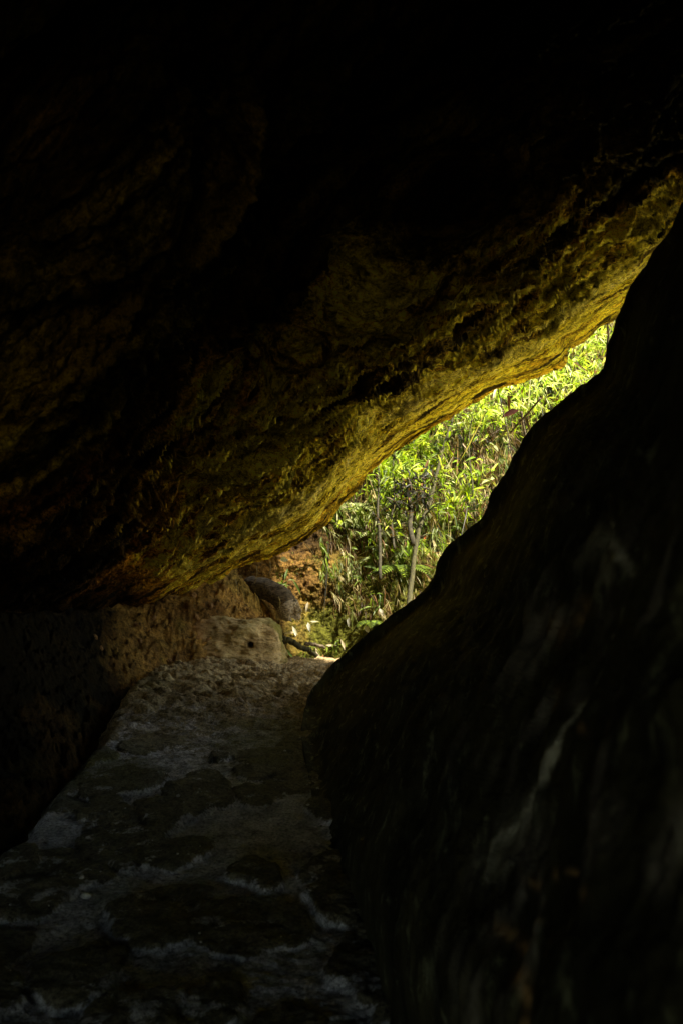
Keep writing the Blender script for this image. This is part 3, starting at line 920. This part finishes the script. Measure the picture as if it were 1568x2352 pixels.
# ferns
def fern(base, n, L, label, pal='green', az0=0):
    root = empty('fern', base)
    tag(root, label, 'fern', 'ferns on the slope')
    for k in range(n):
        az = az0 + (k - (n - 1) / 2) * .8
        m = 16
        t = np.linspace(0, 1, m)
        h = np.array([math.sin(az), -.55 * math.cos(az) - .2, 0])
        mid = h[None] * (L * t)[:, None] + np.array([0, 0, 1])[None] * (L * (.55 * t - .75 * t * t))[:, None]
        v, f = tube(mid, .003 * (1 - .6 * t), 5, 0)
        pos = np.repeat(mid[2:], 2, 0)
        ax = np.cross(h, [0, 0, 1]); ax /= np.linalg.norm(ax)
        sgn = np.tile([1, -1], m - 2)[:, None]
        d = ax[None] * sgn + h[None] * .45 + np.array([0, 0, -.15])
        ll = np.repeat(np.sin(np.pi * np.clip(t[2:] * .85 + .12, 0, 1)), 2) * L * .34 + .01
        v2, f2, c2 = leaves(pos, d, np.tile([0, -.3, 1.], (len(pos), 1)), ll, np.full(len(pos), L * .07), pick([pal], [1], len(pos)), .2, .1)
        vv, ff = merge([(v, f), (v2, f2)])
        c = np.concatenate([np.tile([(.06, .08, .015)], (len(v), 1)), c2])
        np_mesh('frond', vv, ff, M['leaf'], root, colors=c, smooth_shade=False)
fern(hp(925, 1310, .12), 5, .38, 'dark green fern at the foot of the slender tree trunk')
fern(hp(795, 1170, .12), 4, .42, 'greyish fern hanging close under the lip of the overhanging rock', 'sage', .5)
fern(hp(850, 1430, .05), 3, .2, 'small fern just above the outline of the black boulder')
fern(hp(870, 1230, .1), 4, .34, 'sage green fern among the thin dark stems', 'sage', .3)

# slender trees, stems and vines: polylines given on the survey, set a little off the slope
def trunk(pts, r0, r1, off=.3, wob=.12, fwd=.45):
    P = []
    for i, (px, py) in enumerate(pts):
        q = hp(px, py, 0)
        P.append(np.array([q.x, q.y, q.z]))
    P = np.array(P)
    # stand upright: depth eases between the first and last points
    d0 = P[0, 1] - fwd; d1 = P[-1, 1] - off - .75
    out = []
    for i, (px, py) in enumerate(pts):
        d = d0 + (d1 - d0) * i / max(1, len(pts) - 1)
        out.append(W(px, py, d))
    out = np.array(out)
    t = np.linspace(0, 1, len(out)); tt = np.linspace(0, 1, len(out) * 5)
    sm = np.stack([np.interp(tt, t, out[:, k]) for k in range(3)], -1)
    for _ in range(3): sm[1:-1] = (sm[:-2] + 2 * sm[1:-1] + sm[2:]) / 4
    sm += RNG.normal(size=sm.shape) * r0 * .12
    return sm, tube(sm, r0 + (r1 - r0) * tt, 8, wob)

def tree(label, pts, r0, r1, twigs, nleaf, pal, off=.3, L=(.06, .14), mat='bark', cat='tree', name='sapling'):
    sm, (v, f) = trunk(pts, r0, r1, off, .12, .9 if mat == 'darkstem' else .45)
    base = Vector(sm[0])
    root = empty(name, base); tag(root, label, cat)
    np_mesh('trunk', v - np.array(base), f, M[mat], root)
    parts = []; tips = []
    for tw in twigs:
        i0 = int(tw[0] * (len(sm) - 1))
        a = sm[i0]; b = a + np.array(tw[1])
        t = np.linspace(0, 1, 6)[:, None]
        pth = a + (b - a) * t + np.array([0, 0, .05]) * np.sin(t * 3.1) + RNG.normal(size=(6, 3)) * .008
        v, f = tube(pth, r1 * .8 * (1 - .6 * t[:, 0]), 5, .1); tips.append(pth[2:])
        np_mesh('branch', v - np.array(base), f, M[mat], root)
    if nleaf:
        T = np.concatenate(tips + [sm[len(sm) * 2 // 3:]])
        P = T[RNG.integers(0, len(T), nleaf)] + RNG.normal(size=(nleaf, 3)) * .06
        d = RNG.normal(size=(nleaf, 3)) + np.array([0, -.3, -.4]); L_ = RNG.uniform(L[0], L[1], nleaf)
        v, f, c = leaves(P - np.array(base), d, RNG.normal(size=(nleaf, 3)) * .5 + np.array([0, -.3, 1]), L_, L_ * .25, pick(pal[0], pal[1], nleaf))
        np_mesh('crown', v, f, M['leaf'], root, colors=c, smooth_shade=False)
    return root

tree('slender mossy tree rising through the middle of the bright opening', [(938,1400),(944,1340),(952,1270),(962,1210),(985,1160),(1000,1100),(1012,1040),(1030,990),(1050,930)], .030, .014,
     [(.35, (-.25, -.1, .12)), (.45, (.2, -.15, .15)), (.6, (-.2, -.1, .3)), (.8, (.25, -.1, .2))], 90, (['green', 'lime'], [2, 2]), .35)
tree('dark twisted sapling with a clump of withered brown leaves', [(948,1250),(940,1210),(945,1170),(935,1130),(950,1100)], .03, .012,
     [(.5, (-.18, -.05, .05)), (.6, (.22, -.05, .10)), (.7, (-.1, -.05, .15)), (.8, (.25, -.1, -.1)), (.9, (.22, -.05, .1))], 260, (['char', 'brown'], [3, 1]), .5, (.07, .14), 'darkstem')
tree('thin dark stem with hanging withered leaves left of the slender tree', [(872,1330),(872,1230),(866,1170),(870,1110),(868,1060)], .018, .007,
     [(.3, (.06, -.05, -.1)), (.45, (-.06, -.05, -.12))], 40, (['brown', 'sage'], [2, 1]), .35, (.06, .12), 'darkstem')
tree('second thin dark stem nearer to the overhanging rock', [(905,1260),(898,1200),(905,1140),(900,1080),(908,1030)], .013, .005, [(.4, (.08, -.05, -.06))], 18, (['green'], [1]), .35, (.06, .12), 'darkstem')
tree('straw coloured sapling stem on the right of the bright opening', [(1090,1190),(1084,1110),(1075,1040),(1078,980),(1090,930)], .012, .005, [(.5, (.12, -.05, .1))], 20, (['straw', 'lime'], [1, 2]), .4, (.07, .13), 'bark')

def strand(name, label, cat, pts, r, mat, d0, d1, group=None):
    out = np.array([W(px, py, d0 + (d1 - d0) * i / (len(pts) - 1)) for i, (px, py) in enumerate(pts)])
    t = np.linspace(0, 1, len(out)); tt = np.linspace(0, 1, len(out) * 4)
    sm = np.stack([np.interp(tt, t, out[:, k]) for k in range(3)], -1)
    v, f = tube(sm, r, 6, .1)
    o = np_mesh(name, v, f, M[mat], None)
    tag(o, label, cat, group)
    return o
strand('vine', 'thin dark vine hanging at the narrow tip of the opening', 'vine', [(1394,735),(1396,770),(1393,800),(1396,830)], .008, 'darkwood', 8.6, 8.7)
strand('vine', 'long fine vine hanging left of the dangling red leaf', 'vine', [(1142,893),(1150,930),(1160,970),(1168,1010),(1175,1060)], .005, 'darkwood', 9.2, 9.2)
strand('vine', 'dark vine dropping from the crossing twigs towards the boulder', 'vine', [(1196,945),(1200,975),(1207,1005),(1210,1035)], .010, 'darkwood', 9.3, 9.3)
strand('twig', 'straight dark twig slanting across the bright leaves', 'twig', [(1170,995),(1190,972),(1215,945),(1240,915)], .010, 'darkwood', 9.3, 9.0)

def single_leaf(name, label, cat, base, d, nr, L, wd, color, group=None, droop=.25, fold=.3):
    v, f, c = leaves(np.array([[0., 0, 0]]), np.array([d], float), np.array([nr], float), np.array([L]), np.array([wd]), np.array([color], float), droop, fold)
    # thicken to a two-sided curled sheet
    o = np_mesh(name, v, f, M['leaf'], None, colors=c)
    o.location = base
    tag(o, label, cat, group)
    return o
single_leaf('leaf', 'dark red leaf dangling in front of the bright bamboo', 'leaf', W(1192, 942, 9.25), (-1, .1, -.35), (0, -.8, .6), .19, .07, (.05, .012, .008), droop=.1)
single_leaf('leaf', 'narrow brown leaf hanging above the dark red one', 'leaf', W(1166, 905, 9.3), (.1, .1, -1), (0, -1, .1), .18, .03, (.10, .04, .015))
single_leaf('leaf', 'curled dark leaf hanging right of the crossing twigs', 'leaf', W(1203, 955, 9.3), (.45, .1, -1), (0, -1, .2), .16, .035, (.05, .03, .012))

# ------------------------------------------------------------------ broken log
def build_log():
    D = 10.9
    ctr = [(570,1350,11.15),(598,1350,11.05),(626,1358,10.95),(650,1375,10.85),(662,1397,10.80)]
    path = np.array([W(*c) for c in ctr])
    base = path[-1].copy()
    root = empty('broken_log', base)
    tag(root, 'broken rotten log jutting from the earth above the sandstone block', 'log')
    t = np.linspace(0, 1, len(path)); tt = np.linspace(0, 1, 40)
    sm = np.stack([np.interp(tt, t, path[:, k]) for k in range(3)], -1)
    for _ in range(6): sm[1:-1] = (sm[:-2] + 2 * sm[1:-1] + sm[2:]) / 4
    v, f = tube(sm, .105 + .012 * tt, 36, 0)
    n_ = (.03 * fbm(v * 9, 3) + .02 * ridged(v * np.array([4, 22, 22]), 2) * .5)
    c_ = np.repeat(sm, 36, 0); c_ = np.concatenate([c_, sm[:1], sm[-1:]])
    nn = v - c_; ln = np.linalg.norm(nn, axis=1)[:, None]; nn = nn / np.maximum(ln, 1e-6)
    v = v + nn * n_[:, None] * (ln > .01)
    np_mesh('trunk', v - base, f, M['darkwood'], root)
    # ragged splintered end
    ax = sm[-1] - sm[-4]; ax /= np.linalg.norm(ax)
    s1 = np.cross(ax, [0, 0, 1]); s1 /= np.linalg.norm(s1); s2 = np.cross(ax, s1)
    rr, aa = np.meshgrid(np.linspace(0, 1, 16), np.linspace(0, 2 * np.pi, 49), indexing='ij')
    rad = rr * .132
    loc = sm[-1] + (np.cos(aa) * rad)[..., None] * s1 + (np.sin(aa) * rad)[..., None] * s2
    q = loc.reshape(-1, 3)
    h = .05 + .06 * ridged(q * np.array([18, 18, 18]), 2) - .05 * rr.ravel() ** 3 + .04 * np.cos(aa.ravel() * 2)
    h = h * smooth(1.01, .9, rr.ravel()) - .03 * (rr.ravel() > .97)
    q = q + ax * h[:, None]
    np_mesh('broken_end', q - base, grid_faces(16, 49), M['brokenwood'], root)
build_log()

def branch(name, label, pts, r, mat='darkwood', cat='branch'):
    P = np.array([W(*p) for p in pts])
    t = np.linspace(0, 1, len(P)); tt = np.linspace(0, 1, len(P) * 6)
    sm = np.stack([np.interp(tt, t, P[:, k]) for k in range(3)], -1)
    for _ in range(3): sm[1:-1] = (sm[:-2] + 2 * sm[1:-1] + sm[2:]) / 4
    sm += RNG.normal(size=sm.shape) * r * .15
    v, f = tube(sm, r * (1 - .35 * tt), 10, .12)
    o = np_mesh(name, v, f, M[mat])
    tag(o, label, cat)
branch('fallen_branch', 'mossy fallen branch lying behind the sandstone block', [(646,1466,10.35),(670,1474,10.4),(690,1486,10.45),(712,1494,10.5),(728,1508,10.5)], .035, 'bark')
branch('fallen_branch', 'short dark stick lying across the moss right of the fallen branch', [(700,1478,10.5),(722,1480,10.55),(745,1486,10.6)], .022)
branch('stump', 'knobbly mossy stub sticking out of the slope beside the boulder', [(842,1345,11.3),(850,1365,11.1),(862,1385,10.95),(872,1400,10.9)], .055, 'bark', 'stump')
branch('root', 'dark root running down the slope below the dry litter', [(812,1300,11.5),(830,1340,11.3),(846,1380,11.1),(870,1410,11.0)], .03, 'darkwood', 'root')

# dry strands hanging from the roof edge over the bank
hang = [(500,1345,512,1402),(512,1350,545,1385),(540,1330,548,1368),(508,1348,540,1392),(590,1300,585,1340),(700,1250,720,1275),(735,1215,728,1240),(760,1195,790,1215),(468,1360,470,1395),(620,1290,618,1320),(640,1370,642,1395)]
for i, (a, b, c, d) in enumerate(hang):
    strand('rootlet', 'dry pale rootlet hanging from the lip of the overhanging rock', 'rootlet', [(a, b), ((a + c) / 2 + 3, (b + d) / 2), (c, d)], .0045, 'deadstem', 10.45 - (0.2 if a > 690 else 0), 10.5, 'rootlets hanging under the rock lip')

# fallen leaves on the moss: each one a thing
fl = [(652,1456,(1,-.2,.1),.16,.035,(.62,.50,.30),'pinkish pale leaf touching the corner of the sandstone block'),
      (672,1440,(.5,-.2,-1),.22,.035,(.70,.68,.58),'long white leaf slanting over the fallen branch'),
      (708,1432,(.2,-.2,-1),.13,.04,(.70,.70,.62),'short white leaf upright above the fallen branch'),
      (708,1385,(-.2,-.2,-1),.14,.03,(.66,.58,.42),'curled cream leaf under the broken log end'),
      (800,1420,(0,-.2,-1),.13,.035,(.70,.70,.62),'white oval leaf on the moss near the boulder'),
      (782,1470,(.5,-.2,-1),.24,.03,(.62,.52,.34),'long straw leaf pointing down to the boulder'),
      (725,1490,(.5,-.2,-1),.20,.03,(.62,.48,.34),'pink straw leaf lying below the stick'),
      (712,1430,(1,-.2,.05),.12,.02,(.6,.55,.36),'thin level leaf at the top of the leaf litter'),
      (748,1484,(1,-.2,.02),.14,.025,(.6,.5,.3),'thin level leaf beside the dark stick'),
      (742,1505,(.05,-.2,-1),.13,.03,(.45,.22,.10),'rusty leaf stuck upright near the foot of the slope'),
      (655,1492,(.6,-.2,-.6),.16,.028,(.22,.36,.10),'green leaf blade beside the block edge'),
      (583,1287,(1,-.3,-.1),.11,.05,(.80,.78,.66),'white leaf on the earth right under the rock lip'),
      (870,1400,(.4,-.3,-.8),.14,.04,(.62,.56,.45),'grey curled leaf above the boulder outline'),
      (838,1440,(.4,-.3,-.8),.10,.05,(.45,.42,.30),'dull curled leaf on the moss close to the boulder')]
for px, py, d, L, wd, c, lb in fl:
    b = hp(px, py)
    b.y -= .07; b.z += .02
    if px < 600: b = Vector(W(px + 60, py - 3, 10.4))
    single_leaf('fallen_leaf', lb, 'leaf', b, d, (0, -1, .35), L * .85, wd * 1.1, c, 'fallen leaves on the mossy foot of the slope', .15, .2)

# pebbles on the path and bank
def blob(r, seed):
    n, m = 10, 14
    th, ph = np.meshgrid(np.linspace(0, np.pi, n), np.linspace(0, 2 * np.pi, m), indexing='ij')
    q = np.stack([np.sin(th) * np.cos(ph), np.sin(th) * np.sin(ph) * .8, np.cos(th) * .62], -1).reshape(-1, 3)
    q *= (1 + .35 * fbm(q * 1.6 + seed * 7.7, 2))[:, None]
    return q * r, grid_faces(n, m)
pv = [blob(1, k) for k in range(4)]
pebs = []
sp = [(198,2062,.022,'pale blue grey pebble in the hollow of the foreground path'),(188,2030,.014,'small grey pebble beside the path hollow'),(108,1936,.014,'lone grey pebble near the left edge of the path'),
      (203,1936,.012,'white pebble on the foreground mortar'),(405,1722,.016,'pebble on the crown of a path stone in the middle distance'),(340,1678,.018,'rounded pebble in the middle of the path'),(410,1842,.013,'tan pebble in the centre of the path')]
PG = PATH.reshape(-1, 3)
def path_height(x, y):
    i = np.argmin((PG[:, 0] - x) ** 2 + (PG[:, 1] - y) ** 2)
    return PG[i, 2]
for k, (px, py, r, lb) in enumerate(sp):
    d = CAM_Z * F / (py - 1176)
    p = W(px, py, d)
    z = path_height(p[0], p[1])
    v, f = pv[k % 4]
    o = np_mesh('pebble', v * r, f, M['pebble'])
    o.location = (p[0], p[1], z + r * .35); o.rotation_euler = (0, 0, k * 1.3)
    tag(o, lb, 'pebble', 'pebbles on the path')
    pebs.append(o)
for k in range(90):
    y = random.uniform(3.2, 9.2); x = random.uniform(-1.55, .0)
    s_ = pebs[k % 4]
    o = bpy.data.objects.new('pebble', s_.data)
    link(o)
    sc = random.uniform(.15, .5)
    o.scale = (sc, sc, sc); o.location = (x, y, path_height(x, y) + .003); o.rotation_euler = (0, 0, random.uniform(0, 6))
    tag(o, 'tiny stone chip lying on the path', 'pebble', 'stone chips scattered on the path')

cl = [blob(1, k + 9) for k in range(4)]
cm = []
rr_ = np.random.default_rng(77)
for k in range(70):
    t_ = rr_.uniform()
    x = rr_.uniform(-2.9, -1.25); y = rr_.uniform(8.4, 10.3)
    if x < -2.25 or (y < 9.6 and x > edge_x(y) - .1): continue
    z = float(tps_k(np.array([[x, y]]))[0])
    if len(cm) < 4:
        v, f = cl[len(cm)]
        v = v * (1 + .25 * fbm(v * 4, 2))[:, None]
        o = np_mesh('clod', v, f, M['clod'], smooth_shade=False); cm.append(o)
    else:
        o = link(bpy.data.objects.new('clod', cm[k % 4].data))
    sc = rr_.uniform(.012, .045)
    o.scale = (sc, sc, sc); o.location = (x, y, z + .05); o.rotation_euler = tuple(rr_.uniform(0, 6, 3))
    tag(o, 'small brown clod of earth lying on the bank under the leaning rock', 'clod', 'clods of earth on the bank')

# ------------------------------------------------------------------ camera, light, world
cam = bpy.data.cameras.new('camera')
co = link(bpy.data.objects.new('camera', cam))
co.location = (0, 0, CAM_Z); co.rotation_euler = (math.radians(90), 0, 0)
cam.sensor_fit = 'VERTICAL'; cam.sensor_height = 36; cam.sensor_width = 24; cam.lens = 36 * F / 2352
cam.clip_start = .05; cam.clip_end = 1000
cam.dof.use_dof = True; cam.dof.focus_distance = 10.0; cam.dof.aperture_fstop = 4.5
scene.camera = co

sd = Vector((.42, -.20, .88)).normalized()       # towards the sun
elev = math.asin(sd.z)
sun = bpy.data.lights.new('sun', 'SUN')
sun.energy = 23.0; sun.angle = math.radians(1.5); sun.color = (1, .92, .74)
so = link(bpy.data.objects.new('sun', sun))
so.rotation_euler = (-sd).to_track_quat('-Z', 'Y').to_euler()
so.location = (4, 8, 12)
w = bpy.data.worlds.new('World'); scene.world = w; w.use_nodes = True
sky = w.node_tree.nodes.new('ShaderNodeTexSky'); sky.sky_type = 'NISHITA'; sky.sun_disc = False
sky.sun_elevation = elev; sky.sun_rotation = math.atan2(sd.x, sd.y)
bg = w.node_tree.nodes['Background']; bg.inputs['Strength'].default_value = .6
hz = w.node_tree.nodes.new('ShaderNodeMix'); hz.data_type = 'RGBA'; hz.blend_type = 'MULTIPLY'   # warm tint multiplied into the sky light
hz.inputs[0].default_value = 1.0; hz.inputs[7].default_value = (1.0, .88, .62, 1)
w.node_tree.links.new(sky.outputs[0], hz.inputs[6]); w.node_tree.links.new(hz.outputs[2], bg.inputs[0])

scene.render.engine = 'CYCLES'
scene.view_settings.view_transform = 'Standard'; scene.view_settings.look = 'None'
scene.view_settings.exposure = 0; scene.view_settings.gamma = 1
c = scene.cycles
c.max_bounces = 10; c.diffuse_bounces = 7; c.glossy_bounces = 3; c.transmission_bounces = 4
c.use_denoising = True
c.sample_clamp_indirect = 3.0
c.caustics_reflective = False; c.caustics_refractive = False
